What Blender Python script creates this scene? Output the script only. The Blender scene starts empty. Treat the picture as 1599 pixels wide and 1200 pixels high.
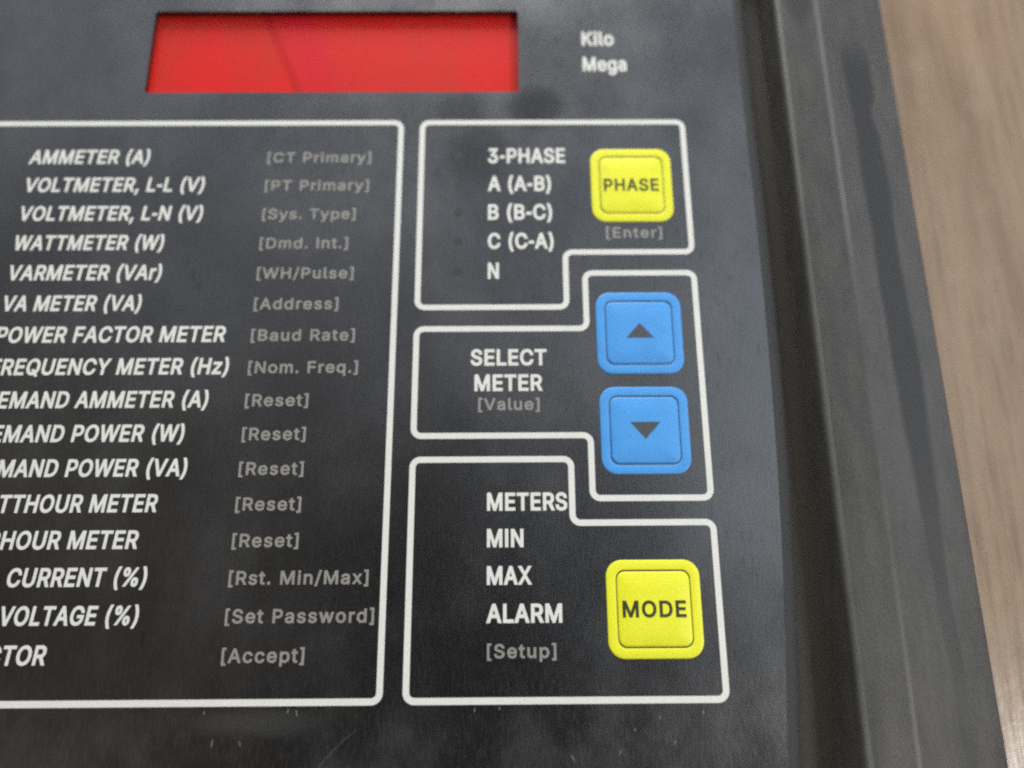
import bpy, math, random, json
from mathutils import Matrix, Vector
from mathutils.geometry import delaunay_2d_cdt

sc = bpy.context.scene
COL = sc.collection
MM = 0.001
ZF = 20.0                     # height of the face plate above the tabletop, mm

# ------------------------------------------------------------------ camera
def cam_matrix(a, b, c):
    return Matrix.Rotation(c, 3, 'Z') @ Matrix.Rotation(a, 3, 'X') @ Matrix.Rotation(b, 3, 'Y')
cd = bpy.data.cameras.new('camera'); cam = bpy.data.objects.new('camera', cd); COL.objects.link(cam)
m = cam_matrix(0.2686154558, -0.0048854479, -0.0050473857).to_4x4()
m.translation = Vector((0, 0, (127.0 + ZF) * MM))
cam.matrix_world = m
cd.sensor_width = 36.0; cd.sensor_fit = 'HORIZONTAL'; cd.lens = 36.0 * 1150.0 / 1599.0
cd.clip_start = 0.005; cd.clip_end = 50.0
cd.dof.use_dof = True; cd.dof.focus_distance = 0.1235; cd.dof.aperture_fstop = 6.2
sc.camera = cam

# ------------------------------------------------------------------ room light
sc.view_settings.view_transform = 'Standard'; sc.view_settings.look = 'None'
sc.view_settings.exposure = 0.0; sc.view_settings.gamma = 1.0; sc.view_settings.use_curve_mapping = False
sc.cycles.use_denoising = False; sc.cycles.filter_width = 2.3
sc.cycles.use_adaptive_sampling = True; sc.cycles.adaptive_threshold = 0.03; sc.cycles.adaptive_min_samples = 12
WORLD_DIM = (0.23, 0.20, 0.165)
WORLD_NEAR = (0.02, 0.02, 0.02)     # the photographer leaning over the meter
WORLD_TOP = (0.74, 0.81, 0.92)
WORLD_SIDE = (1.75, 1.95, 2.2)

# ------------------------------------------------------------------ node helper
class N:
    """small arithmetic on shader sockets"""
    def __init__(s, nt, sock): s.nt, s.s = nt, sock
    def _op(s, op, *o, clamp=False):
        n = s.nt.nodes.new('ShaderNodeMath'); n.operation = op; n.use_clamp = clamp
        for i, v in enumerate((s,) + o):
            if isinstance(v, N): s.nt.links.new(v.s, n.inputs[i])
            else: n.inputs[i].default_value = v
        return N(s.nt, n.outputs[0])
    def __add__(s, o): return s._op('ADD', o)
    __radd__ = __add__
    def __sub__(s, o): return s._op('SUBTRACT', o)
    def __mul__(s, o): return s._op('MULTIPLY', o)
    __rmul__ = __mul__
    def __truediv__(s, o): return s._op('DIVIDE', o)
    def abs(s): return s._op('ABSOLUTE')
    def min(s, o): return s._op('MINIMUM', o)
    def max(s, o): return s._op('MAXIMUM', o)
    def pow(s, o): return s._op('POWER', o)
    def step(s, a, b):           # smoothstep a..b
        n = s.nt.nodes.new('ShaderNodeMapRange'); n.interpolation_type = 'SMOOTHSTEP'
        s.nt.links.new(s.s, n.inputs['Value'])
        if a <= b:
            n.inputs['From Min'].default_value, n.inputs['From Max'].default_value = a, b
            return N(s.nt, n.outputs[0])
        n.inputs['From Min'].default_value, n.inputs['From Max'].default_value = b, a
        n.inputs['To Min'].default_value, n.inputs['To Max'].default_value = 1.0, 0.0
        return N(s.nt, n.outputs[0])

def mixc(nt, fac, a, b):
    n = nt.nodes.new('ShaderNodeMix'); n.data_type = 'RGBA'
    for sock, v in ((n.inputs['Factor'], fac), (n.inputs['A'], a), (n.inputs['B'], b)):
        if isinstance(v, N): nt.links.new(v.s, sock)
        elif isinstance(v, (tuple, list)): sock.default_value = (*v[:3], 1)
        else: sock.default_value = v
    # the colour sockets carry the same names as the float ones: pick by type
    cs = [i for i in n.inputs if i.type == 'RGBA']
    for sock, v in zip(cs, (a, b)):
        if isinstance(v, N): nt.links.new(v.s, sock)
        else: sock.default_value = (*v[:3], 1)
    fs = [i for i in n.inputs if i.type == 'VALUE' and i.name == 'Factor'][0]
    if isinstance(fac, N): nt.links.new(fac.s, fs)
    else: fs.default_value = fac
    return N(nt, [o for o in n.outputs if o.type == 'RGBA'][0])

def coords(nt, scale=None, kind='Object'):
    t = nt.nodes.new('ShaderNodeTexCoord')
    if scale is None: return t.outputs[kind]
    mp = nt.nodes.new('ShaderNodeMapping'); mp.inputs['Scale'].default_value = scale
    nt.links.new(t.outputs[kind], mp.inputs['Vector'])
    return mp.outputs['Vector']
def xyz(nt, kind='Object'):
    s = nt.nodes.new('ShaderNodeSeparateXYZ'); nt.links.new(coords(nt, None, kind), s.inputs[0])
    return [N(nt, o) for o in s.outputs]
def noise(nt, scale, detail=3.0, rough=0.5, dist=0.0):
    n = nt.nodes.new('ShaderNodeTexNoise'); n.inputs['Scale'].default_value = 1.0
    n.inputs['Detail'].default_value = detail; n.inputs['Roughness'].default_value = rough
    n.inputs['Distortion'].default_value = dist
    nt.links.new(coords(nt, scale), n.inputs['Vector'])
    return N(nt, n.outputs['Fac'])
def material(name, base, rough=0.5, spec=0.5):
    mt = bpy.data.materials.new(name); mt.use_nodes = True
    nt = mt.node_tree; b = nt.nodes['Principled BSDF']
    b.inputs['Base Color'].default_value = (*base, 1); b.inputs['Roughness'].default_value = rough
    b.inputs['Specular IOR Level'].default_value = spec
    return mt, nt, b
def bump(nt, b, h, dist, strength=1.0):
    n = nt.nodes.new('ShaderNodeBump'); n.inputs['Strength'].default_value = strength
    n.inputs['Distance'].default_value = dist
    nt.links.new(h.s, n.inputs['Height']); nt.links.new(n.outputs[0], b.inputs['Normal'])

# world: a room whose far, upper side is lit and whose near side (where the photographer stands) is dim
w = bpy.data.worlds.new('World'); sc.world = w; w.use_nodes = True
wn = w.node_tree; bg = wn.nodes['Background']
dx, dy, dz = xyz(wn, 'Generated')
up = dz.step(-0.1, 0.25)
near = (dx * dx + (dy + 0.14) * (dy + 0.14)).step(0.15, 0.04)
wc = mixc(wn, near, WORLD_DIM, WORLD_NEAR)
wc = mixc(wn, (dy + dx * 0.2).step(0.02, 0.48) * up, wc, WORLD_TOP)
wc = mixc(wn, dx.step(0.10, 0.34) * dy.step(-0.2, 0.2) * dy.step(0.62, 0.28) * up, wc, WORLD_SIDE)
wn.links.new(wc.s, bg.inputs['Color']); bg.inputs['Strength'].default_value = 1.0

def area(name, loc, target, size, energy, color):
    l = bpy.data.lights.new(name, 'AREA'); l.shape = 'RECTANGLE'; l.size, l.size_y = size
    l.energy = energy; l.color = color
    o = bpy.data.objects.new(name, l); COL.objects.link(o); o.location = loc
    o.rotation_euler = (Vector(target) - Vector(loc)).to_track_quat('-Z', 'Y').to_euler()
    return o
area('falloff_lamp', (-0.06, 0.70, 0.25), (0.0, 0.10, 0), (0.40, 0.26), 6.2, (1.0, 0.985, 0.955))  # unseen lamp added low beyond the meter so light falls off across the plate
area('window_lamp', (0.53, -0.20, 0.55), (0.12, -0.03, 0), (0.10, 0.12), 3.2, (1.0, 0.98, 0.95))

# ------------------------------------------------------------------ materials
def mat_film():
    mt, nt, b = material('black_polycarbonate_film', (0.016, 0.016, 0.018), 0.36, 1.0)
    x, y, z = xyz(nt)
    b.inputs['IOR'].default_value = 1.68
    streak = noise(nt, (2600, 420, 400), 4, 0.6)
    cloud = noise(nt, (55, 38, 40), 4, 0.6)
    fine = noise(nt, (3800, 3800, 3800), 2, 0.6)
    # two dark finger smudges under the display
    def blob(cx, cy, rx, ry):
        u = (x - cx * MM) / (rx * MM); v = (y - cy * MM) / (ry * MM)
        return (u * u + v * v + (cloud - 0.5) * 1.2).step(1.6, 0.0)
    smudge = (blob(-8.6, 92.0, 5.2, 5.0) * 0.8).max(blob(6.0, 92.3, 5.6, 5.0)).max(blob(-5.5, 82, 6.0, 7.0) * 0.45)
    # pale nicks and a hair scratch where the film is worn near its lower edge
    nick = None
    for nx, ny, ln, lean in ((-46.8, -23.5, .55, .12), (-42.4, -23.6, .35, -.5), (-35.2, -18.9, .30, .1), (-33.8, -19.2, .45, -.15), (-48.5, -19.0, .25, 0), (26.2, -23.9, .3, .2),
                             (20.0, -22.0, .2, .5), (31.0, -19.5, .25, .3), (-5.5, -18.9, .35, .1), (-1.5, -18.7, .25, 0), (10.0, -26.0, .4, -.6), (24.0, -20.2, .2, 0), (17.5, -25.2, .3, .4)):
        e = (x - nx * MM - (y - ny * MM) * lean).abs().step(0.00014, 0.00003) * (y - ny * MM).abs().step(ln * MM * 1.3, ln * MM * .7)
        nick = e if nick is None else nick.max(e)
    hair = (x + 0.0285 - (y + 0.0255) * 0.9 - (y + 0.0255) * (y + 0.0255) * 60.0).abs().step(0.00022, 0.00004) * (y + 0.0255).abs().step(0.0042, 0.003)
    nick = nick.max(hair * 0.25)
    rub = ((x + 0.040) / 0.011 * ((x + 0.040) / 0.011) + (y + 0.0205) / 0.0022 * ((y + 0.0205) / 0.0022) + (streak - 0.5) * 2.5 + (cloud - 0.5) * 5.0).step(1.3, -0.3)
    haze = (cloud.step(0.42, 0.75) * 0.55 + streak.step(0.45, 0.8) * 0.45)
    worn = (y + cloud * 0.02).step(0.000, -0.012)
    c = mixc(nt, haze * 0.9, (0.005, 0.005, 0.0053), (0.019, 0.0187, 0.0195))
    c = mixc(nt, worn * haze * 0.55, c, (0.055, 0.052, 0.050))
    c = mixc(nt, rub * 0.25, c, (0.085, 0.083, 0.08))
    c = mixc(nt, smudge * 0.6, c, (0.006, 0.006, 0.007))
    c = mixc(nt, nick * 0.36, c, (0.42, 0.41, 0.39))
    dark = noise(nt, (1500, 210, 300), 4, 0.65).step(0.52, 0.78) * (noise(nt, (90, 60, 60), 3).step(0.35, 0.65))
    sp = smudge * -0.38 + dark * -0.32 + cloud.step(0.3, 0.7) * 0.16 + 0.68
    nt.links.new(sp.s, b.inputs['Specular IOR Level'])
    nt.links.new(c.s, b.inputs['Base Color'])
    r = cloud * 0.20 + streak * 0.10 + 0.12
    nt.links.new(r.s, b.inputs['Roughness'])
    bump(nt, b, fine * 0.6 + streak * 0.6, 0.000022)
    return mt
def mat_ink(name, col, wear=0.25):
    mt, nt, b = material(name, col, 0.38, 0.5)
    f = noise(nt, (2600, 2600, 2600), 3, 0.6); g = noise(nt, (160, 120, 100), 3)
    c = mixc(nt, (f.step(0.35, 0.75) * 0.6 + g.step(0.3, 0.8) * 0.4) * wear, col, tuple(v * 0.55 for v in col))
    nt.links.new(c.s, b.inputs['Base Color'])
    bump(nt, b, f, 0.00001)
    return mt
def mat_key(name, col, dirt):
    mt, nt, b = material(name, col, 0.42, 0.45)
    f = noise(nt, (3000, 3000, 3000), 3, 0.6); g = noise(nt, (210, 260, 200), 4, 0.6)
    c = mixc(nt, f * 0.35 + g.step(0.45, 0.8) * 0.45, col, dirt)
    nt.links.new(c.s, b.inputs['Base Color'])
    bump(nt, b, f, 0.00002)
    return mt
def mat_bezel():
    mt, nt, b = material('dusty_black_moulded_plastic', (0.03, 0.03, 0.03), 0.5, 0.4)
    x, y, z = xyz(nt)
    warp = noise(nt, (95, 42, 60), 4, 0.55)
    fine = noise(nt, (2300, 2300, 2300), 3, 0.65)
    grime = noise(nt, (330, 90, 300), 4, 0.6)
    wx = x + (warp - 0.5) * 0.0028
    # darker track that runs down the sloping side and starts with a rounded end
    def blob(cx_, cy_, rx, ry, a=1.35, b=0.6):
        u = (wx - cx_) / rx; v = (y - cy_) / ry
        return (u * u + v * v).step(a, b)
    cx = y * -0.014 + 0.0727
    hw = y.step(-0.005, 0.035) * 0.0016 + 0.0014
    hw = hw + blob(0.0714, 0.1005, 0.004, 0.009) * 0.0006
    track = ((wx - cx).abs() / hw).step(1.25, 0.75) * y.step(0.112, 0.100)
    track = track * (blob(0.0752, 0.0905, 0.0016, 0.0035) * -1.0 + 1.0)
    dark_marks = (track * (y.step(-0.02, 0.04) * 0.65 + 0.35)).max(blob(0.0596, 0.1215, 0.0034, 0.0125))
    edge_light_wear = ((x - 0.0554).abs().step(0.0007, 0.0002) * 0.8).max((x - 0.0633).abs().step(0.0008, 0.0002) * y.step(0.045, 0.07)) * (warp.step(0.2, 0.6) * 0.5 + 0.5)  # highlights of the rounded edges painted paler, together with rubbing wear
    dust = (grime.step(0.3, 0.75) * 0.5 + fine.step(0.3, 0.8) * 0.5)
    c = mixc(nt, dust, (0.032, 0.0305, 0.027), (0.068, 0.0645, 0.057))
    c = mixc(nt, dark_marks * 0.9, c, (0.012, 0.012, 0.013))
    c = mixc(nt, edge_light_wear * 0.6, c, (0.15, 0.155, 0.15))
    # scuffs along the ridge
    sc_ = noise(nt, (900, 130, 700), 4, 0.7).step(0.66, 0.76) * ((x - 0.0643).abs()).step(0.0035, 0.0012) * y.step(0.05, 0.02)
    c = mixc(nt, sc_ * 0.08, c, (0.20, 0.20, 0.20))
    nt.links.new(c.s, b.inputs['Base Color'])
    r = fine * 0.1 + grime * 0.14 + 0.36 + dark_marks * 0.06
    nt.links.new(r.s, b.inputs['Roughness'])
    bump(nt, b, fine + grime * 0.5, 0.00003)
    return mt
def mat_plain(name, col, rough, spec=0.4):
    mt, nt, b = material(name, col, rough, spec)
    if spec > 0.9: b.inputs['IOR'].default_value = 1.68
    f = noise(nt, (1500, 1500, 1500), 3)
    c = mixc(nt, f * 0.5, col, tuple(v * 0.6 for v in col)); nt.links.new(c.s, b.inputs['Base Color'])
    return mt
def mat_window():
    mt, nt, b = material('red_acrylic', (0.6, 0.02, 0.02), 0.35, 0.12)
    x, y, z = xyz(nt)
    g = noise(nt, (75, 30, 40), 3, 0.55); f = noise(nt, (2200, 2200, 2200), 2)
    # reflection painted as a dark slanting streak; a short dark mark right of it
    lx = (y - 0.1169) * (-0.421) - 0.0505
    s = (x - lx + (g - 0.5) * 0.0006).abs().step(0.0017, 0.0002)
    n2 = ((x + 0.0311).abs().step(0.0006, 0.0001)) * ((y - 0.1003).abs().step(0.0022, 0.0012))
    pink = ((x - lx - 0.0055).abs()).step(0.0065, 0.001) * (x - lx).step(0, 0.0006)
    c = mixc(nt, g.step(0.35, 0.7), (0.55, 0.015, 0.012), (0.47, 0.022, 0.014))
    c = mixc(nt, pink * 0.6, c, (0.50, 0.010, 0.024))
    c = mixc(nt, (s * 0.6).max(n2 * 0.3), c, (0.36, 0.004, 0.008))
    c = mixc(nt, f * 0.15, c, (0.45, 0.02, 0.02))
    nt.links.new(c.s, b.inputs['Base Color'])
    return mt
def mat_wood():
    mt, nt, b = material('worn_wood_laminate', (0.4, 0.3, 0.22), 0.4, 0.33)
    x, y, z = xyz(nt)
    bands = noise(nt, (60, 5, 10), 4, 0.55, 0.6)
    pores = noise(nt, (620, 34, 100), 4, 0.65)
    mott = noise(nt, (140, 90, 100), 4, 0.6)
    c = mixc(nt, bands.step(0.36, 0.64), (0.180, 0.116, 0.070), (0.262, 0.182, 0.116))
    c = mixc(nt, pores.step(0.45, 0.72) * 0.6, c, (0.13, 0.082, 0.052))
    c = mixc(nt, mott.step(0.45, 0.8) * 0.3, c, (0.33, 0.25, 0.18))
    nt.links.new(c.s, b.inputs['Base Color'])
    r = mott * 0.25 + 0.14; nt.links.new(r.s, b.inputs['Roughness'])
    bump(nt, b, pores + mott, 0.00012)
    return mt

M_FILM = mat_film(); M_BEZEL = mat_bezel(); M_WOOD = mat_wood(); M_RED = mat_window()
M_WHITE = mat_ink('white_ink', (0.65, 0.64, 0.59)); M_GREY = mat_ink('grey_ink', (0.25, 0.236, 0.21), 0.4)
M_BLACK = mat_ink('black_ink', (0.030, 0.030, 0.007)); M_ARROW = mat_ink('dark_grey_ink', (0.055, 0.058, 0.062))
M_YELLOW = mat_key('yellow_keypad', (0.72, 0.725, 0.020), (0.62, 0.59, 0.016))
M_BLUE = mat_key('blue_keypad', (0.060, 0.29, 0.66), (0.045, 0.22, 0.54))
M_HOUSING = mat_plain('black_housing_plastic', (0.034, 0.027, 0.019), 0.7)
M_EDGE = mat_plain('matte_plate_edge', (0.030, 0.030, 0.030), 0.78, 0.45)
M_LED = mat_plain('unlit_indicator_lens', (0.026, 0.018, 0.017), 0.26, 0.84)

# ------------------------------------------------------------------ mesh helpers (all in mm, z measured from the face plate)
def link(name, me, mat, parent, label=None):
    o = bpy.data.objects.new(name, me); COL.objects.link(o); me.materials.append(mat)
    if parent is not None: o.parent = parent
    if label: o['label'] = label
    return o
def mesh_of(verts, faces, smooth=False):
    me = bpy.data.meshes.new('m')
    me.from_pydata([(x * MM, y * MM, (z + ZF) * MM) for x, y, z in verts], [], faces)
    if smooth:
        for p in me.polygons: p.use_smooth = True
    me.update(); return me
def fill(loops, z, extrude=0.0):
    """planar fill of closed 2-D loops (holes by even-odd)"""
    cu = bpy.data.curves.new('c', 'CURVE'); cu.dimensions = '2D'; cu.fill_mode = 'BOTH'; cu.extrude = extrude * MM
    for L in loops:
        s = cu.splines.new('POLY'); s.points.add(len(L) - 1); s.use_cyclic_u = True
        for p, (x, y) in zip(s.points, L): p.co = (x * MM, y * MM, 0, 1)
    o = bpy.data.objects.new('c', cu)
    me = bpy.data.meshes.new_from_object(o)
    bpy.data.objects.remove(o); bpy.data.curves.remove(cu)
    me.transform(Matrix.Translation((0, 0, (z + ZF) * MM)))
    me.materials.clear()
    return me
def rounded(pts, r, n=6):
    """round the corners of a closed polygon; r is one radius or one per corner"""
    out = []
    k = len(pts)
    for i in range(k):
        p = Vector(pts[i]); a = (Vector(pts[i - 1]) - p); b = (Vector(pts[(i + 1) % k]) - p)
        la, lb = a.length, b.length; a.normalize(); b.normalize()
        ang = a.angle(b); ri = r[i] if isinstance(r, (list, tuple)) else r
        if ri <= 0: out.append(tuple(p)); continue
        t = min(ri / math.tan(ang / 2), la * .49, lb * .49); rr = t * math.tan(ang / 2)
        c = p + (a + b).normalized() * (rr / math.sin(ang / 2))
        s0 = p + a * t - c; s1 = p + b * t - c
        th0 = math.atan2(s0.y, s0.x); d = math.atan2(s1.y, s1.x) - th0
        while d > math.pi: d -= 2 * math.pi
        while d < -math.pi: d += 2 * math.pi
        for j in range(n + 1):
            th = th0 + d * j / n; out.append((c.x + rr * math.cos(th), c.y + rr * math.sin(th)))
    return out
def rect(x0, x1, y0, y1): return [(x0, y0), (x1, y0), (x1, y1), (x0, y1)]
def stroke(pts, width, z):
    """closed line of constant width"""
    k = len(pts); V = []
    for i in range(k):
        a, p, b = Vector(pts[i - 1]), Vector(pts[i]), Vector(pts[(i + 1) % k])
        n1 = (p - a).normalized(); n2 = (b - p).normalized(); t = (n1 + n2).normalized()
        n = Vector((-t.y, t.x)); s = width / 2 / max(0.4, n.dot(Vector((-n1.y, n1.x))))
        V += [(*(p + n * s), z), (*(p - n * s), z)]
    F = [(2 * i, 2 * i + 1, (2 * i + 3) % (2 * k), (2 * i + 2) % (2 * k)) for i in range(k)]
    return mesh_of(V, F)
def loft(rings, cap=True):
    """rings: list of closed loops of 3-D points with equal counts"""
    V = [p for r in rings for p in r]; k = len(rings[0]); F = []
    for a in range(len(rings) - 1):
        for i in range(k):
            j = (i + 1) % k; F.append((a * k + i, a * k + j, (a + 1) * k + j, (a + 1) * k + i))
    if cap: F.append(tuple(range((len(rings) - 1) * k, len(rings) * k)))
    return mesh_of(V, F, True)

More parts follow.
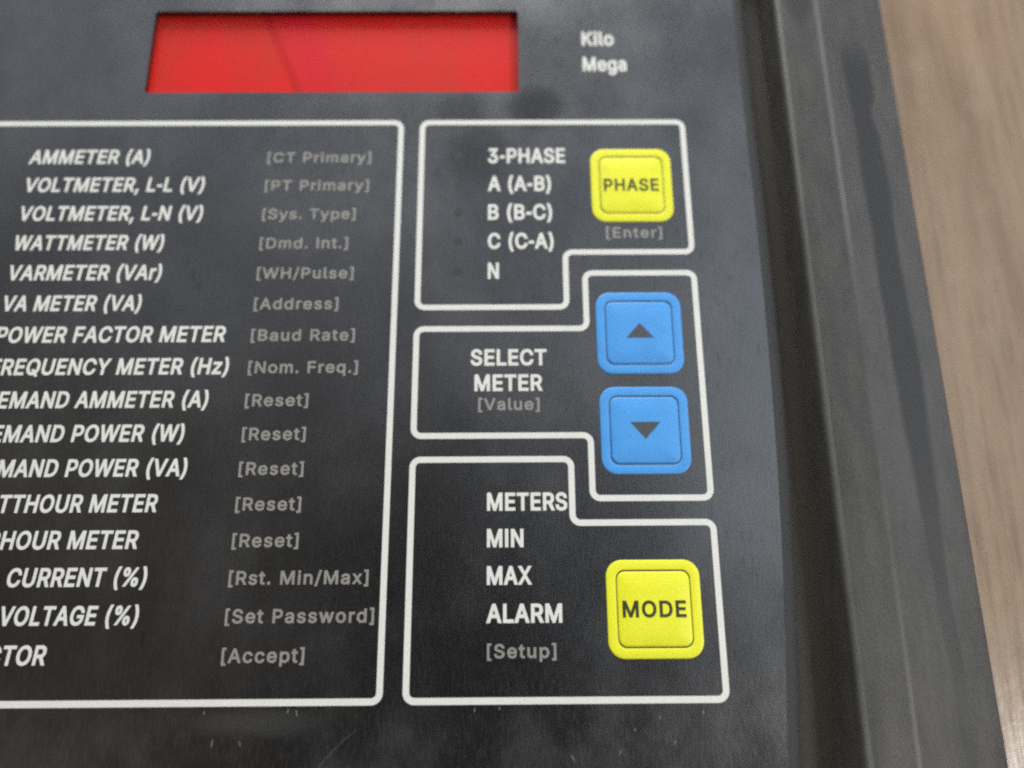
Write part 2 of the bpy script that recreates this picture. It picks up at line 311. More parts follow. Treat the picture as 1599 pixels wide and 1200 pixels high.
# ------------------------------------------------------------------ lettering
GLYPHS = json.loads('''{"%":[676,[[176,283,146,286,120,297,101,314,86,335,78,360,75,388,75,412,78,440,86,464,101,486,121,503,146,513,176,517,206,513,230,503,250,486,264,464,273,440,276,412,276,388,273,360,264,335,250,314,230,297,205,286],[176,327,198,332,212,346,221,365,223,388,223,412,221,435,212,454,198,468,176,472,153,468,138,454,130,435,127,412,127,388,130,365,138,346,153,332],[501,-10,471,-6,446,5,426,21,412,43,403,68,400,95,400,120,403,147,412,172,427,194,447,210,472,221,501,225,531,221,556,210,576,194,590,172,598,147,601,120,601,95,598,68,589,43,575,21,556,5,531,-6],[501,35,523,39,538,53,546,73,549,95,549,120,546,142,538,162,524,176,501,180,479,176,464,162,456,142,453,120,453,95,455,73,464,53,479,39],[132,0,482,509,540,509,190,0]]],"(":[273,[[89,207,92,264,100,324,114,384,132,441,153,494,176,539,236,539,212,485,191,428,174,370,162,313,154,258,151,207,153,161,160,114,172,67,188,16,209,-38,236,-96,176,-96,139,-21,111,55,95,131]]],")":[273,[[37,-96,64,-37,86,18,102,69,113,116,120,162,122,207,119,258,112,313,99,370,82,428,62,485,37,539,97,539,121,494,142,441,159,384,173,324,181,264,184,207,178,130,162,53,134,-22,97,-96]]],",":[188,[[38,-120,68,71,137,71,84,-120]]],"-":[453,[[337,244,337,188,114,188,114,244]]],".":[188,[[95,-4,78,-1,63,9,53,24,50,41,53,59,63,73,78,83,95,87,113,83,128,73,138,59,141,41,138,24,128,9,113,-1]]],"/":[249,[[235,533,71,-76,14,-76,178,533]]],"3":[453,[[218,-7,173,-3,133,10,98,30,70,57,52,92,44,132,109,132,115,108,126,87,144,71,165,59,190,52,218,50,248,53,275,61,297,74,315,93,325,116,329,145,326,172,316,196,299,217,275,234,242,244,201,248,157,248,157,299,288,448,288,452,70,452,70,509,372,509,372,461,211,278,211,289,264,288,308,276,344,253,371,222,387,186,393,145,387,103,370,66,344,36,309,12,266,-2]]],"A":[480,[[16,0,201,509,276,509,463,0,395,0,287,302,264,372,232,478,245,478,213,371,190,302,85,0],[110,142,110,199,370,199,370,142]]],"B":[456,[[60,0,60,509,241,509,289,504,329,491,359,469,381,442,394,410,398,374,395,344,387,320,373,301,356,286,336,275,315,267,315,262,339,257,363,246,385,227,402,203,414,173,418,136,413,100,400,67,377,39,344,18,301,4,246,0],[125,57,245,57,296,63,330,80,349,105,355,137,352,161,342,184,327,203,306,218,279,228,248,231,125,231],[125,285,238,285,265,288,288,296,308,309,323,326,333,348,336,372,330,403,313,429,283,446,240,452,125,452]]],"C":[510,[[267,-7,205,1,150,25,104,63,70,115,48,179,40,254,48,329,70,393,104,445,150,484,205,508,267,516,305,513,340,504,373,490,402,471,427,447,448,418,463,385,473,348,408,348,401,373,389,394,375,413,357,428,337,440,315,449,292,454,267,456,223,450,184,432,150,403,125,364,109,314,103,254,109,194,125,145,151,105,184,76,223,59,267,53,292,55,315,60,337,69,357,81,375,96,389,114,401,136,408,160,473,160,463,124,448,91,428,62,402,38,373,19,341,5,305,-4]]],"D":[502,[[219,0,96,0,96,57,215,57,272,63,318,81,354,110,379,149,394,198,399,255,394,312,379,360,354,399,320,428,275,446,221,452,93,452,93,509,225,509,294,501,352,478,377,461,399,441,418,418,433,391,455,329,462,255,454,181,433,119,417,92,398,68,376,48,351,31,291,8],[125,509,125,0,60,0,60,509]]],"E":[419,[[60,0,60,509,372,509,372,452,125,452,125,286,355,286,355,229,125,229,125,57,375,57,375,0]]],"F":[410,[[60,0,60,509,369,509,369,452,125,452,125,278,346,278,346,221,125,221,125,0]]],"G":[520,[[269,-7,205,1,149,25,104,64,69,116,48,179,40,254,48,329,69,393,103,445,149,484,203,508,265,516,304,513,340,504,374,489,403,469,429,445,449,416,465,384,474,349,408,349,399,372,387,393,373,411,356,427,337,439,315,448,291,454,265,456,222,450,183,432,150,404,125,364,109,314,103,254,109,194,125,145,151,105,184,76,224,59,269,53,309,57,345,71,374,93,396,123,410,160,415,202,434,199,283,199,283,256,478,256,478,200,471,141,451,91,419,50,377,19,326,0]]],"H":[517,[[60,0,60,509,125,509,125,289,392,289,392,509,457,509,457,0,392,0,392,232,125,232,125,0]]],"I":[300,[[31,0,31,57,118,57,118,452,31,452,31,509,269,509,269,452,183,452,183,57,269,57,269,0]]],"K":[467,[[104,145,104,216,139,261,174,303,364,509,448,509,231,276,228,276],[60,0,60,509,125,509,125,334,124,225,125,193,125,0],[372,0,188,259,228,309,449,0]]],"L":[393,[[60,0,60,509,125,509,125,57,361,57,361,0]]],"M":[628,[[60,0,60,509,152,509,277,187,299,123,322,49,307,49,352,187,476,509,568,509,568,0,504,0,504,327,507,457,513,457,498,409,456,291,342,0,286,0,170,291,112,457,119,457,122,328,122,0]]],"N":[523,[[60,0,60,509,136,509,363,151,388,107,414,55,405,54,401,108,399,157,399,509,463,509,463,0,387,0,202,290,177,331,108,452,119,454,125,291,125,0]]],"O":[533,[[267,-7,205,1,150,25,105,63,70,115,48,179,40,254,48,329,70,393,105,445,150,484,205,508,267,516,329,508,384,484,429,445,464,393,486,329,493,254,486,179,464,115,429,63,384,25,329,1],[267,53,310,59,349,76,383,105,408,144,425,194,430,254,425,314,408,365,383,404,349,433,310,450,267,456,223,450,184,433,151,404,125,364,109,314,103,254,109,194,125,144,151,105,184,76,223,59]]],"P":[444,[[60,0,60,509,235,509,289,503,332,487,366,462,390,430,404,391,409,348,404,304,390,265,366,233,332,207,289,191,235,186,109,186,109,242,232,242,269,246,297,256,318,272,333,294,342,319,344,348,342,376,333,402,318,423,297,438,268,449,232,452,125,452,125,0]]],"Q":[533,[[245,159,313,159,384,65,468,-48,401,-48,346,27],[267,-7,205,1,150,25,105,63,70,115,48,179,40,254,48,329,70,393,105,445,150,484,205,508,267,516,329,508,384,484,429,445,464,393,486,329,493,254,486,179,464,115,429,63,384,25,329,1],[267,53,310,59,349,76,383,105,408,144,425,194,430,254,425,314,408,365,383,404,349,433,310,450,267,456,223,450,184,433,151,404,125,364,109,314,103,254,109,194,125,144,151,105,184,76,223,59]]],"R":[449,[[60,0,60,509,236,509,290,504,333,489,367,465,390,433,405,395,409,352,405,309,390,271,367,240,333,217,289,203,236,198,96,198,96,255,234,255,269,258,298,267,319,281,334,300,342,324,345,352,342,380,334,405,319,425,298,440,269,449,233,452,125,452,125,0],[353,0,230,229,303,229,428,0]]],"S":[447,[[224,-9,172,-4,128,9,91,31,64,60,46,96,38,137,104,137,110,110,123,88,142,71,166,59,194,52,224,49,257,52,286,60,311,74,330,92,342,114,346,139,342,161,332,179,316,193,296,204,245,222,184,239,128,260,86,289,71,307,60,326,54,348,52,372,58,413,75,448,102,476,138,498,180,511,227,516,275,511,316,498,351,476,377,449,394,415,401,378,337,378,326,412,302,437,267,453,225,458,194,456,167,448,145,435,129,418,118,398,115,376,119,352,131,334,148,319,169,308,212,293,264,279,312,264,336,252,359,238,379,220,394,198,405,171,408,139,403,99,386,64,360,34,323,11,278,-4]]],"T":[449,[[32,452,32,509,417,509,417,452,257,452,257,0,193,0,193,452]]],"U":[517,[[259,-8,203,-2,154,15,114,43,85,80,66,124,60,173,60,509,124,509,124,178,128,144,141,113,160,87,187,68,220,56,259,52,298,56,331,68,357,87,377,113,389,144,393,178,393,509,457,509,457,173,451,124,433,80,403,43,363,15,315,-2]]],"V":[480,[[204,0,16,509,84,509,192,206,215,137,248,31,235,31,267,138,395,509,463,509,278,0]]],"W":[686,[[155,0,16,509,82,509,176,145,187,94,197,40,189,40,211,145,306,509,380,509,462,196,486,94,497,40,488,40,510,145,603,509,670,509,530,0,455,0,368,323,351,391,336,475,350,475,335,395,318,323,230,0]]],"X":[474,[[18,0,217,284,217,236,29,509,104,509,204,361,224,329,243,292,232,292,252,329,272,361,298,400,374,509,446,509,259,239,259,287,456,0,382,0,292,129,268,165,230,231,244,231,225,196,182,129,92,0]]],"Y":[472,[[204,0,204,208,16,509,91,509,192,344,222,292,250,230,224,230,251,293,280,344,381,509,455,509,268,208,268,0]]],"[":[273,[[101,-96,101,539,236,539,236,487,160,487,160,-44,236,-44,236,-96]]],"]":[273,[[37,-96,37,-44,113,-44,113,487,37,487,37,539,172,539,172,-96]]],"a":[389,[[160,-8,126,-5,94,5,68,22,48,45,35,73,30,108,34,138,43,161,58,179,78,193,100,203,125,211,178,220,252,230,265,235,273,243,276,257,273,278,267,297,255,311,240,322,220,329,196,331,171,329,149,322,132,313,118,301,107,288,100,274,41,291,57,322,78,346,104,364,133,375,163,382,194,384,239,379,263,372,286,360,306,343,322,320,333,290,337,251,337,0,276,0,276,52,272,52,252,25,236,12,215,1,190,-6],[170,45,202,49,228,59,248,74,263,93,272,115,276,138,276,190,260,182,231,176,176,168,134,159,117,150,103,139,95,124,92,105,94,87,102,72,114,61,130,52,149,47]]],"b":[424,[[229,-8,198,-5,172,4,153,17,138,31,118,59,112,59,112,0,53,0,53,509,114,509,114,319,118,319,137,346,152,360,171,373,197,381,229,384,274,378,313,360,345,332,370,293,385,245,390,189,385,133,370,84,346,45,313,16,274,-2],[220,47,253,51,279,66,301,88,316,117,325,151,328,190,325,227,316,261,301,290,280,311,253,325,220,330,188,325,161,312,140,291,125,263,116,229,113,190,116,150,125,115,140,86,162,65,188,51]]],"c":[396,[[207,-8,159,-2,117,16,82,46,56,85,40,133,34,187,40,243,56,291,82,330,117,360,159,378,207,384,234,383,260,377,284,368,305,356,324,341,340,322,353,301,362,277,303,262,290,289,270,311,242,325,207,330,173,325,145,310,124,287,108,258,99,224,96,187,99,151,108,117,124,89,145,66,173,51,207,46,243,52,271,66,292,89,304,117,363,102,354,78,341,56,325,37,306,21,285,9,261,-1,235,-6]]],"d":[424,[[195,-8,151,-2,112,16,79,45,55,84,39,133,34,189,39,245,55,293,79,332,112,360,151,378,196,384,228,381,253,373,273,360,287,346,306,319,311,319,311,509,372,509,372,0,313,0,313,59,307,59,287,31,272,17,252,4,227,-5],[204,47,236,51,263,65,284,86,299,115,309,150,312,190,309,229,300,263,284,291,263,312,237,325,204,330,172,325,145,311,124,290,108,261,99,227,96,190,99,151,109,117,124,88,145,66,172,51]]],"e":[404,[[212,-8,161,-2,117,16,82,46,56,85,40,132,34,187,39,242,55,290,81,329,115,359,157,378,205,384,236,382,266,374,294,361,319,341,341,315,357,282,368,242,371,194,371,169,75,169,75,221,338,221,310,202,307,238,298,268,283,294,262,314,237,326,205,330,173,326,146,313,125,294,109,270,99,241,96,211,96,178,100,139,110,106,128,80,151,62,179,50,212,46,234,48,254,53,271,61,285,73,297,88,306,106,365,91,353,63,335,39,311,19,282,4,249,-5]]],"f":[254,[[228,379,228,327,6,327,6,379],[81,0,81,432,84,461,96,486,113,505,135,519,161,527,187,530,222,527,243,521,227,468,215,472,195,474,171,470,154,460,145,443,142,419,142,0]]],"g":[425,[[207,-151,168,-148,134,-140,105,-127,82,-110,64,-91,50,-69,101,-41,122,-66,136,-78,154,-88,178,-95,207,-97,249,-92,282,-75,295,-62,304,-47,310,-28,311,-6,311,68,306,68,287,42,272,28,252,16,227,8,195,5,151,10,113,27,80,53,55,90,39,136,34,191,39,246,55,293,80,332,112,360,152,378,196,384,228,382,254,373,273,360,288,346,308,319,313,319,313,379,372,379,372,-9,367,-54,350,-90,324,-117,290,-136,251,-147],[205,59,237,63,264,75,285,95,300,121,309,154,312,193,309,231,300,264,285,291,264,312,237,325,205,330,172,325,145,312,124,290,109,262,99,229,96,193,99,155,109,123,124,96,145,76,172,63]]],"h":[410,[[114,227,114,0,53,0,53,509,114,509,114,288,102,288,124,332,152,362,187,379,227,384,264,380,295,369,321,349,341,321,353,285,357,240,357,0,296,0,296,235,290,275,273,304,246,323,210,329,184,326,161,317,141,303,126,283,117,257]]],"i":[167,[[53,0,53,379,114,379,114,0],[84,443,67,446,54,455,44,468,41,483,44,499,54,512,67,521,84,524,100,521,114,512,123,499,126,483,123,468,114,455,100,446]]],"k":[381,[[110,137,110,212,120,212,284,379,360,379,184,199,177,199],[53,0,53,509,114,509,114,0],[294,0,148,186,191,229,372,0]]],"l":[189,[[139,-2,101,3,74,20,58,47,53,84,53,509,114,509,114,99,115,77,120,62,130,55,146,52,170,54,181,3,162,-1]]],"m":[610,[[53,0,53,379,112,379,112,295,108,295,118,323,132,346,151,364,172,376,195,384,219,386,257,380,287,361,309,331,321,295,312,295,322,321,337,343,357,361,381,375,407,383,437,386,468,383,497,372,522,354,541,328,553,296,557,255,557,0,496,0,496,254,490,289,472,313,447,326,419,330,395,328,374,320,358,307,345,290,338,270,335,247,335,0,274,0,274,260,269,289,253,311,229,326,199,330,178,328,158,320,140,307,126,289,117,266,114,238,114,0]]],"n":[410,[[114,227,114,0,53,0,53,379,112,379,112,288,102,288,124,332,152,362,187,379,227,384,264,380,295,369,321,349,341,321,353,285,357,240,357,0,296,0,296,235,290,275,273,304,246,323,210,329,184,326,161,317,141,303,126,283,117,257]]],"o":[415,[[207,-8,159,-2,117,16,82,46,56,85,40,133,34,187,40,243,56,291,82,330,117,360,159,378,207,384,256,378,299,360,333,330,359,291,376,243,381,187,376,133,359,85,333,46,299,16,256,-2],[207,46,242,51,270,66,292,89,307,117,316,151,319,187,316,224,307,258,292,287,270,310,242,325,207,330,173,325,145,310,124,287,108,258,99,224,96,187,99,151,108,117,124,89,145,66,173,51]]],"p":[424,[[53,-143,53,379,112,379,112,319,118,319,137,346,152,360,171,373,197,381,229,384,274,378,313,360,345,332,370,293,385,245,390,189,385,133,370,84,346,45,313,16,274,-2,229,-8,198,-5,173,4,153,17,138,31,118,59,114,59,114,-143],[220,47,253,51,279,66,301,88,316,117,325,151,328,190,325,227,316,261,301,290,280,311,253,325,220,330,188,325,161,312,140,291,125,263,116,229,113,190,116,150,125,115,140,86,162,65,188,51]]],"q":[424,[[372,-143,311,-143,311,59,306,59,287,31,272,17,252,4,227,-5,195,-8,151,-2,112,16,79,45,55,84,39,133,34,189,39,245,55,293,79,332,112,360,151,378,196,384,228,381,253,373,273,360,287,346,307,319,313,319,313,379,372,379],[204,47,236,51,263,65,284,86,299,115,309,150,312,190,309,229,300,263,284,291,263,312,237,325,204,330,172,325,145,311,124,290,108,261,99,227,96,190,99,151,109,117,124,88,145,66,172,51]]],"r":[259,[[53,0,53,379,112,379,112,321,115,321,130,347,152,367,181,380,213,385,243,384,243,322,207,326,182,323,159,315,140,301,126,284,117,262,114,237,114,0]]],"s":[365,[[182,-8,145,-5,112,3,84,18,62,38,45,63,36,94,94,106,105,79,124,60,150,49,181,45,217,50,244,62,262,81,268,103,264,121,254,136,237,147,212,155,149,170,104,186,72,208,53,237,47,274,51,305,65,332,87,354,115,370,149,381,187,384,223,381,254,372,279,358,299,339,314,316,324,290,268,277,258,298,243,316,220,328,187,332,156,329,131,317,114,299,109,277,112,258,124,243,144,232,172,223,229,209,275,194,306,171,325,142,331,106,326,75,312,47,290,24,260,6,223,-5]]],"t":[227,[[204,379,204,327,6,327,6,379],[65,471,126,471,126,98,128,76,136,61,150,53,170,50,185,51,202,54,213,2,192,-3,168,-4,125,2,92,21,72,52,65,93]]],"u":[410,[[182,-5,146,-1,115,11,89,31,69,59,57,95,53,139,53,379,114,379,114,144,119,105,137,75,164,56,200,50,226,53,249,62,268,77,283,97,293,122,296,153,296,379,357,379,357,0,298,0,298,92,307,92,286,47,257,17,222,0]]],"v":[389,[[162,0,17,379,84,379,165,155,187,87,206,21,184,21,203,87,224,155,305,379,372,379,226,0]]],"w":[567,[[138,0,22,379,87,379,134,214,154,137,175,41,165,41,186,135,206,214,252,379,316,379,362,214,382,136,402,41,391,41,413,135,434,214,480,379,545,379,430,0,368,0,304,225,276,338,290,338,277,280,248,172,199,0]]],"x":[379,[[21,0,171,218,171,171,29,379,100,379,148,306,207,206,176,206,202,253,233,306,282,379,352,379,209,169,209,214,358,0,287,0,231,85,173,182,204,182,148,85,92,0]]],"y":[389,[[48,-139,62,-86,88,-90,104,-89,118,-84,130,-74,141,-58,151,-36,162,-1,17,379,84,379,165,155,187,87,206,21,184,21,202,87,224,155,305,379,372,379,204,-58,191,-85,176,-107,159,-124,139,-136,117,-143,92,-145,64,-143]]],"z":[380,[[42,0,42,46,254,320,254,323,48,323,48,379,332,379,332,331,126,60,126,56,339,56,339,0]]]}''')
GLYPHS['I'] = [185, [[60, 0, 60, 509, 125, 509, 125, 0]]]
GLYPHS['-'] = [235, [[40, 178, 40, 240, 195, 240, 195, 178]]]
CAP = 509.0
def area2(L): return sum(L[i - 1][0] * L[i][1] - L[i][0] * L[i - 1][1] for i in range(len(L)))
def grow(L, d):
    """push a contour outwards from its ink (ink lies right of the direction of travel)"""
    out = []; k = len(L)
    for i in range(k):
        a, p, b = Vector(L[i - 1]), Vector(L[i]), Vector(L[(i + 1) % k])
        n1 = (p - a); n2 = (b - p)
        if n1.length < 1e-6 or n2.length < 1e-6: out.append(tuple(p)); continue
        n1.normalize(); n2.normalize()
        n = Vector((-(n1.y + n2.y), n1.x + n2.x))
        if n.length < 1e-4: out.append(tuple(p)); continue
        n.normalize(); s = d / max(0.55, n.dot(Vector((-n1.y, n1.x))))
        out.append((p.x + n.x * s, p.y + n.y * s))
    return out
def text_mesh(s, x0, x1, y, cap, bold, slant=0.0, natural=None, z=0.03, gap=0.0):
    """lettering with its ends at x0 and x1, baseline y and cap height, mm.
    natural: fixed horizontal scale with the letter spacing solved; otherwise spacing fixed and the scale solved"""
    sy = (cap - 2 * bold) / CAP
    space = 195.0
    def bounds(c):
        cs = GLYPHS[c][1]; xs = [v for L in cs for v in L[0::2]]; return min(xs), max(xs)
    pos = []; adv = 0.0
    for i, c in enumerate(s):
        pos.append(adv)
        if i < len(s) - 1: adv += (space if c == ' ' else GLYPHS[c][0])
    first, last = bounds(s[0])[0], bounds(s[-1])[1]
    W = x1 - x0 - 2 * bold - slant * cap * (0.9 if s[-1] in ')]TFPRE' else 0.5)
    n = max(1, len(s) - 1)
    if natural:
        sx = sy * natural; extra = (W - (adv + last - first) * sx) / n if len(s) > 1 else 0.0
    else:
        extra = gap; sx = (W - extra * n) / (adv + last - first)
    parts = []
    for i, c in enumerate(s):
        if c == ' ': continue
        ox = x0 + bold + (pos[i] - first) * sx + extra * i
        loops = []
        for L in GLYPHS[c][1]:
            P = grow([(ox + L[k] * sx, y + bold + L[k + 1] * sy) for k in range(0, len(L), 2)], bold)
            loops.append([(px + (py - y) * slant, py) for px, py in P] if slant else P)
        parts.append(loops)
    V, F = [], []
    for loops in parts:
        tv, tf = ink(loops); b0 = len(V)
        V += [(px * MM, py * MM, (z + ZF) * MM) for px, py in tv]
        F += [tuple(b0 + i for i in f) for f in tf]
    me = bpy.data.meshes.new('lettering'); me.from_pydata(V, [], F); me.update()
    for p in me.polygons:
        if p.normal.z < 0: p.flip()
    return me
def winding(loops, x, y):
    w_ = 0
    for L in loops:
        for i in range(len(L)):
            (x0, y0), (x1, y1) = L[i - 1], L[i]
            if (y0 <= y) != (y1 <= y):
                if x0 + (y - y0) / (y1 - y0) * (x1 - x0) > x: w_ += 1 if y1 > y0 else -1
    return w_
def ink(loops):
    """triangles of everything the contours wind round, overlaps merged"""
    vs, es = [], []
    for L in loops:
        b0 = len(vs); k = len(L)
        vs += [Vector(p) for p in L]; es += [(b0 + i, b0 + (i + 1) % k) for i in range(k)]
    tv, _, tf, *_r = delaunay_2d_cdt(vs, es, [], 0, 1e-6)
    keep = []
    for f in tf:
        c = sum((tv[i] for i in f), Vector((0, 0))) / len(f)
        if winding(loops, c.x, c.y) < 0: keep.append(tuple(f))
    return [tuple(v) for v in tv], keep

# ------------------------------------------------------------------ the table
t = 0.9
tm = bpy.data.meshes.new('table')
vv = [(-t, -t, 0), (t, -t, 0), (t, t, 0), (-t, t, 0), (-t, -t, -.03), (t, -t, -.03), (t, t, -.03), (-t, t, -.03)]
tm.from_pydata(vv, [], [(0, 1, 2, 3), (7, 6, 5, 4), (0, 4, 5, 1), (1, 5, 6, 2), (2, 6, 7, 3), (3, 7, 4, 0)])
table = link('table', tm, M_WOOD, None, 'brown wood grain tabletop under and beside the black meter'); table['category'] = 'table'

# ------------------------------------------------------------------ the meter
meter = bpy.data.objects.new('power_meter', None); COL.objects.link(meter); meter.empty_display_size = 0.02
meter['label'] = 'black panel power meter with red display window and yellow and blue buttons'
meter['category'] = 'power meter'

# bezel: one section swept round the face plate
XI, XL, YT, YB = 54.9, -122.0, 133.0, -42.0         # inner edge of the rim
SECT = [(-1.3, -3.2), (-1.0, -2.8), (0.0, 1.9), (0.12, 2.45), (0.45, 2.85), (1.0, 3.0), (4.5, 2.95), (7.6, 3.12), (8.2, 3.16), (8.7, 3.02), (9.3, 2.7),
        (13.5, 1.15), (18.0, -0.55), (22.5, -2.3), (25.0, -3.3), (25.6, -3.65), (25.95, -4.3), (26.05, -5.4), (26.2, -20.0)]
def ring(o, z):
    return [(px, py, z) for px, py in rounded(rect(XL - o, XI + o, YB - o, YT + o), 1.2 + o * 0.25, 5)]
def ring_bowed(o, z):
    R = []
    base = ring(o, z); k = len(base)
    for i in range(k):
        a, b = base[i], base[(i + 1) % k]
        R.append(a)
        L = math.hypot(b[0] - a[0], b[1] - a[1])
        if L > 60:
            for j in range(1, 24):
                f = j / 24; R.append((a[0] + (b[0] - a[0]) * f, a[1] + (b[1] - a[1]) * f, z))
    out = []
    for x, y, zz in R:
        if x > 0 and -30 < y: pass
        bow = -1.6 * max(0.0, min(1.0, (2 - y) / 44)) ** 2 * max(0.0, 1 - o / 14) if x > 30 else 0.0
        out.append((x + bow, y, zz))
    return out
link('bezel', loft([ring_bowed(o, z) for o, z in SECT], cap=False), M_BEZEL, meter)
# body of the meter below the gap round the plate
link('housing', fill([rounded(rect(XL - 1, XI + 1, YB - 1, YT + 1), 2)], -3.1), M_HOUSING, meter)

# face plate with the display opening
right = [(x + 1.1, y) for x, y in ((45.0, -36.0), (45.3, -27.7), (46.45, -13.6), (47.55, 1.4), (48.4, 17.5), (48.9, 34.7), (49.2, 53.2), (49.2, 73.2), (49.0, 94.7), (48.95, 118.1), (48.9, 127.0))]
outline = [(-116.0, 127.0), (-116.0, -36.0)] + right
DX0, DX1, DY0, DY1 = -72.4, 2.57, 95.8, 115.4
hole = rounded(rect(DX0, DX1, DY0, DY1), 0.5, 3)
def plate():
    # rounded-over top edge: a few rings, then the filled top with the opening cut out
    k = len(outline)
    def inset(d):
        return grow(outline, -d) if area2(outline) < 0 else grow(outline, d)
    prof = [(0.0, -3.2), (0.0, -2.6)] + [(2.7 * (1 - math.cos(a * math.pi / 22)), -2.4 * (1 - math.sin(a * math.pi / 22))) for a in range(0, 12)]
    s = 1 if area2(outline) > 0 else -1
    rings = []
    for d, z in prof:
        L = grow(outline, d if area2(outline) > 0 else -d); rings.append([(x, y, z) for x, y in L])
    side = loft(rings, cap=False)
    top = fill([[(x, y) for x, y, z in rings[-1]], hole], 0.0)
    kh = len(hole)
    wall = loft([[(x, y, 0.0) for x, y in hole], [(x, y, -2.4) for x, y in hole]], cap=False)
    V, F, S = [], [], []
    for me, sm in ((side, True), (top, False), (wall, False)):
        b0 = len(V); V += [tuple(v.co) for v in me.vertices]
        for p in me.polygons: F.append(tuple(b0 + i for i in p.vertices)); S.append(sm)
    me = bpy.data.meshes.new('face_plate'); me.from_pydata(V, [], F)
    for p, sm in zip(me.polygons, S): p.use_smooth = sm; p.material_index = 1 if sm else 0
    me.update(); return me
fp = link('face_plate', plate(), M_FILM, meter); fp.data.materials.append(M_EDGE)
tray = rounded(rect(DX0 + .03, DX1 - .03, DY0 + .03, DY1 - .03), 0.5, 3)
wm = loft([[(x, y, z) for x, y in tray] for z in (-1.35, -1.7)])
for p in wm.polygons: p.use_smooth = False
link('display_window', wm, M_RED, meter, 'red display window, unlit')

# white outlines round the groups
LW, LR = 1.06, 1.35
LINES = [
    [(-20.73, -17.6), (-20.73, 88.72), (-108.0, 88.72), (-108.0, -17.6)],
    [(-16.52, 49.63), (-16.52, 88.72), (34.9, 88.72), (34.9, 60.64), (11.0, 60.64), (11.0, 49.63)],
    [(-16.52, 25.57), (-16.52, 45.43), (14.56, 45.43), (14.56, 56.36), (34.9, 56.36), (34.9, 14.56), (14.56, 14.56), (14.56, 25.57)],
    [(-16.52, -17.6), (-16.52, 21.36), (11.0, 21.36), (11.0, 10.42), (34.9, 10.42), (34.9, -17.6)],
]
for P in LINES:
    link('border_line', stroke(rounded(P, LR, 7), LW, 0.03), M_WHITE, meter)

# printed lettering
LEFT = [('AMMETER (A)', -69.3), ('VOLTMETER, L-L (V)', -58.05), ('VOLTMETER, L-N (V)', -57.75), ('WATTMETER (W)', -64.4), ('VARMETER (VAr)', -64.1),
        ('VA METER (VA)', -67.1), ('POWER FACTOR METER', -51.05), ('FREQUENCY METER (Hz)', -49.9), ('DEMAND AMMETER (A)', -52.95), ('DEMAND POWER (W)', -56.5),
        ('DEMAND POWER (VA)', -55.35), ('WATTHOUR METER', -59.7), ('VARHOUR METER', -62.2), ('THD, CURRENT (%)', -60.0), ('THD, VOLTAGE (%)', -60.6), ('K-FACTOR', -74.75)]
RIGHT_OF = [('[CT Primary]', -26.35), ('[PT Primary]', -26.5), ('[Sys. Type]', -28.8), ('[Dmd. Int.]', -29.9), ('[WH/Pulse]', -28.55), ('[Address]', -31.05),
            ('[Baud Rate]', -27.7), ('[Nom. Freq.]', -26.85), ('[Reset]', -35.35), ('[Reset]', -35.4), ('[Reset]', -35.35), ('[Reset]', -35.35), ('[Reset]', -35.35),
            ('[Rst. Min/Max]', -23.3), ('[Set Password]', -22.1), ('[Accept]', -33.15)]
def lettering(s, *a, mat=M_WHITE, parent=meter, name='lettering', what='white', **k):
    return link(name, text_mesh(s, *a, **k), mat, parent, '%s lettering "%s"' % (what, s))
for i, ((a, xa), (g, xg)) in enumerate(zip(LEFT, RIGHT_OF)):
    y = 79.72 - 6.1 * i
    lettering(a, -92.8, xa, y, 3.08, 0.12, slant=0.1, gap=0.14, what='white italic')
    lettering(g, -46.55, xg, y + 0.15, 2.25, 0.085, natural=1.06, mat=M_GREY, what='grey bracketed')
UP = [('Kilo', 15.6, 22.15, 106.75, 3.4), ('Mega', 15.6, 24.5, 100.6, 3.4),
      ('3-PHASE', -3.56, 11.5, 79.6, 3.3), ('A (A-B)', -3.56, 8.6, 73.5, 3.3), ('B (B-C)', -3.56, 8.7, 67.4, 3.3), ('C (C-A)', -3.56, 8.85, 61.35, 3.3), ('N', -3.56, -1.35, 55.25, 3.3),
      ('SELECT', -6.6, 7.1, 38.4, 3.1), ('METER', -5.9, 6.25, 33.65, 3.1),
      ('METERS', -3.6, 10.15, 12.5, 3.1), ('MIN', -3.6, 2.6, 6.4, 3.08), ('MAX', -3.6, 3.9, 0.3, 3.05), ('ALARM', -3.65, 8.85, -5.75, 3.05)]
for s, x0, x1, y, c in UP: lettering(s, x0, x1, y, c, 0.135, gap=0.14)
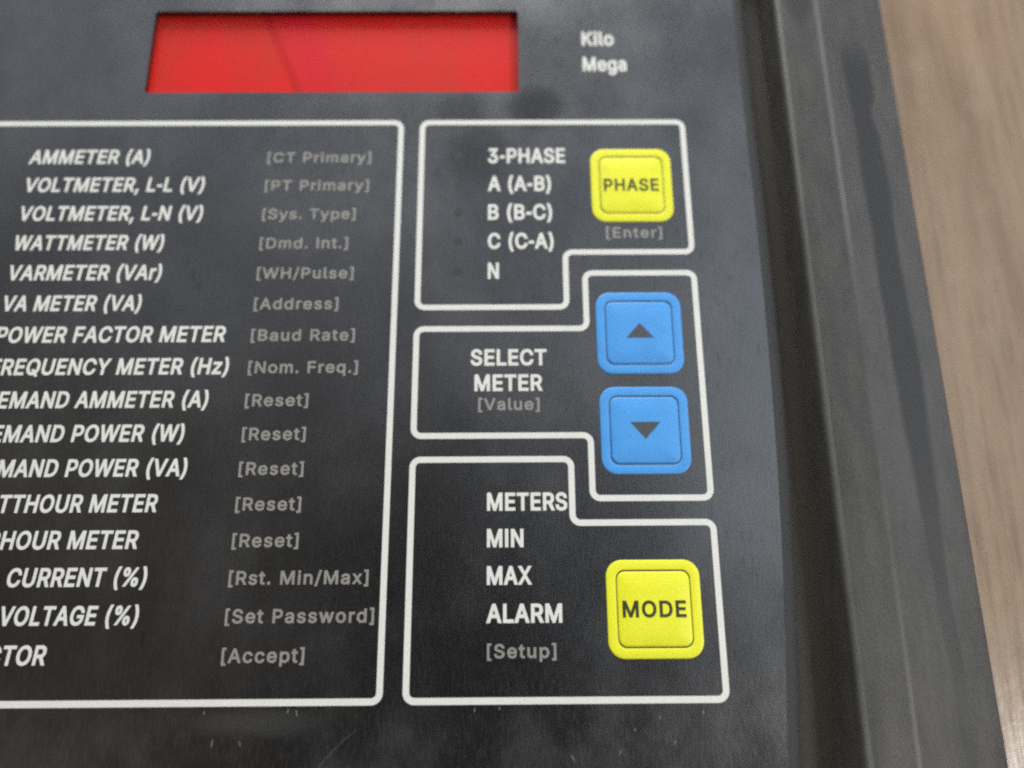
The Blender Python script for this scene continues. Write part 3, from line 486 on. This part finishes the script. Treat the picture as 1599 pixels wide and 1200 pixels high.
for s, x0, x1, y in (('[Enter]', 18.85, 29.5, 63.55), ('[Value]', -5.2, 5.7, 30.15), ('[Setup]', -3.55, 7.75, -11.2)):
    lettering(s, x0, x1, y, 2.2, 0.085, natural=1.06, mat=M_GREY, what='grey bracketed')

# small unlit indicator lenses beside the upright lettering
def disc(cx, cy, r, z): return fill([[(cx + r * math.cos(a * math.pi / 10), cy + r * math.sin(a * math.pi / 10)) for a in range(20)]], z)
for cx, cy in ((10.5, 108.4), (10.5, 102.3)) + tuple((-9.2, 81.2 - 6.1 * i) for i in range(5)):
    link('indicator_lens', disc(cx, cy, 0.85, 0.02), M_LED, meter)

# membrane buttons
def key(cx, cy, mat, what):
    W = 7.83
    def rr(ins, z, r, ey=0.0): return [(px, py, z) for px, py in rounded(rect(cx - W + ins, cx + W - ins, cy - W + ins + ey, cy + W - ins - ey), max(0.3, r - ins * 0.75), 7)]
    base = link('button', loft([rr(i, z, 2.7) for i, z in ((0, 0.0), (0.02, 0.08), (0.08, 0.13), (0.22, 0.16), (1.5, 0.20), (1.60, 0.18), (1.635, -0.03))] + [rr(1.76, -0.03, 2.7, 0.10)], cap=False), mat, meter, what)
    link('key_cap', loft([rr(i, z, 2.7, 0.10) for i, z in ((1.76, -0.03), (1.82, 0.12), (1.98, 0.205), (2.1, 0.235), (5.0, 0.25))]), mat, base)
    return base
k = key(24.17, 74.72, M_YELLOW, 'yellow button marked PHASE')
lettering('PHASE', 18.8, 29.4, 73.35, 2.65, 0.09, mat=M_BLACK, parent=k, name='legend', what='black', gap=0.2, z=0.29)
k = key(24.1, 44.55, M_BLUE, 'blue button with an arrowhead pointing up')
link('arrow', fill([[(21.7, 43.55), (26.72, 43.55), (24.22, 46.35)]], 0.29), M_ARROW, k)
k = key(24.15, 26.45, M_BLUE, 'blue button with an arrowhead pointing down')
link('arrow', fill([[(21.6, 27.85), (24.2, 24.85), (26.9, 27.85)]], 0.29), M_ARROW, k)
k = key(24.08, -3.62, M_YELLOW, 'yellow button marked MODE')
lettering('MODE', 18.8, 29.3, -5.0, 2.65, 0.105, mat=M_BLACK, parent=k, name='legend', what='black', gap=0.25, z=0.29)
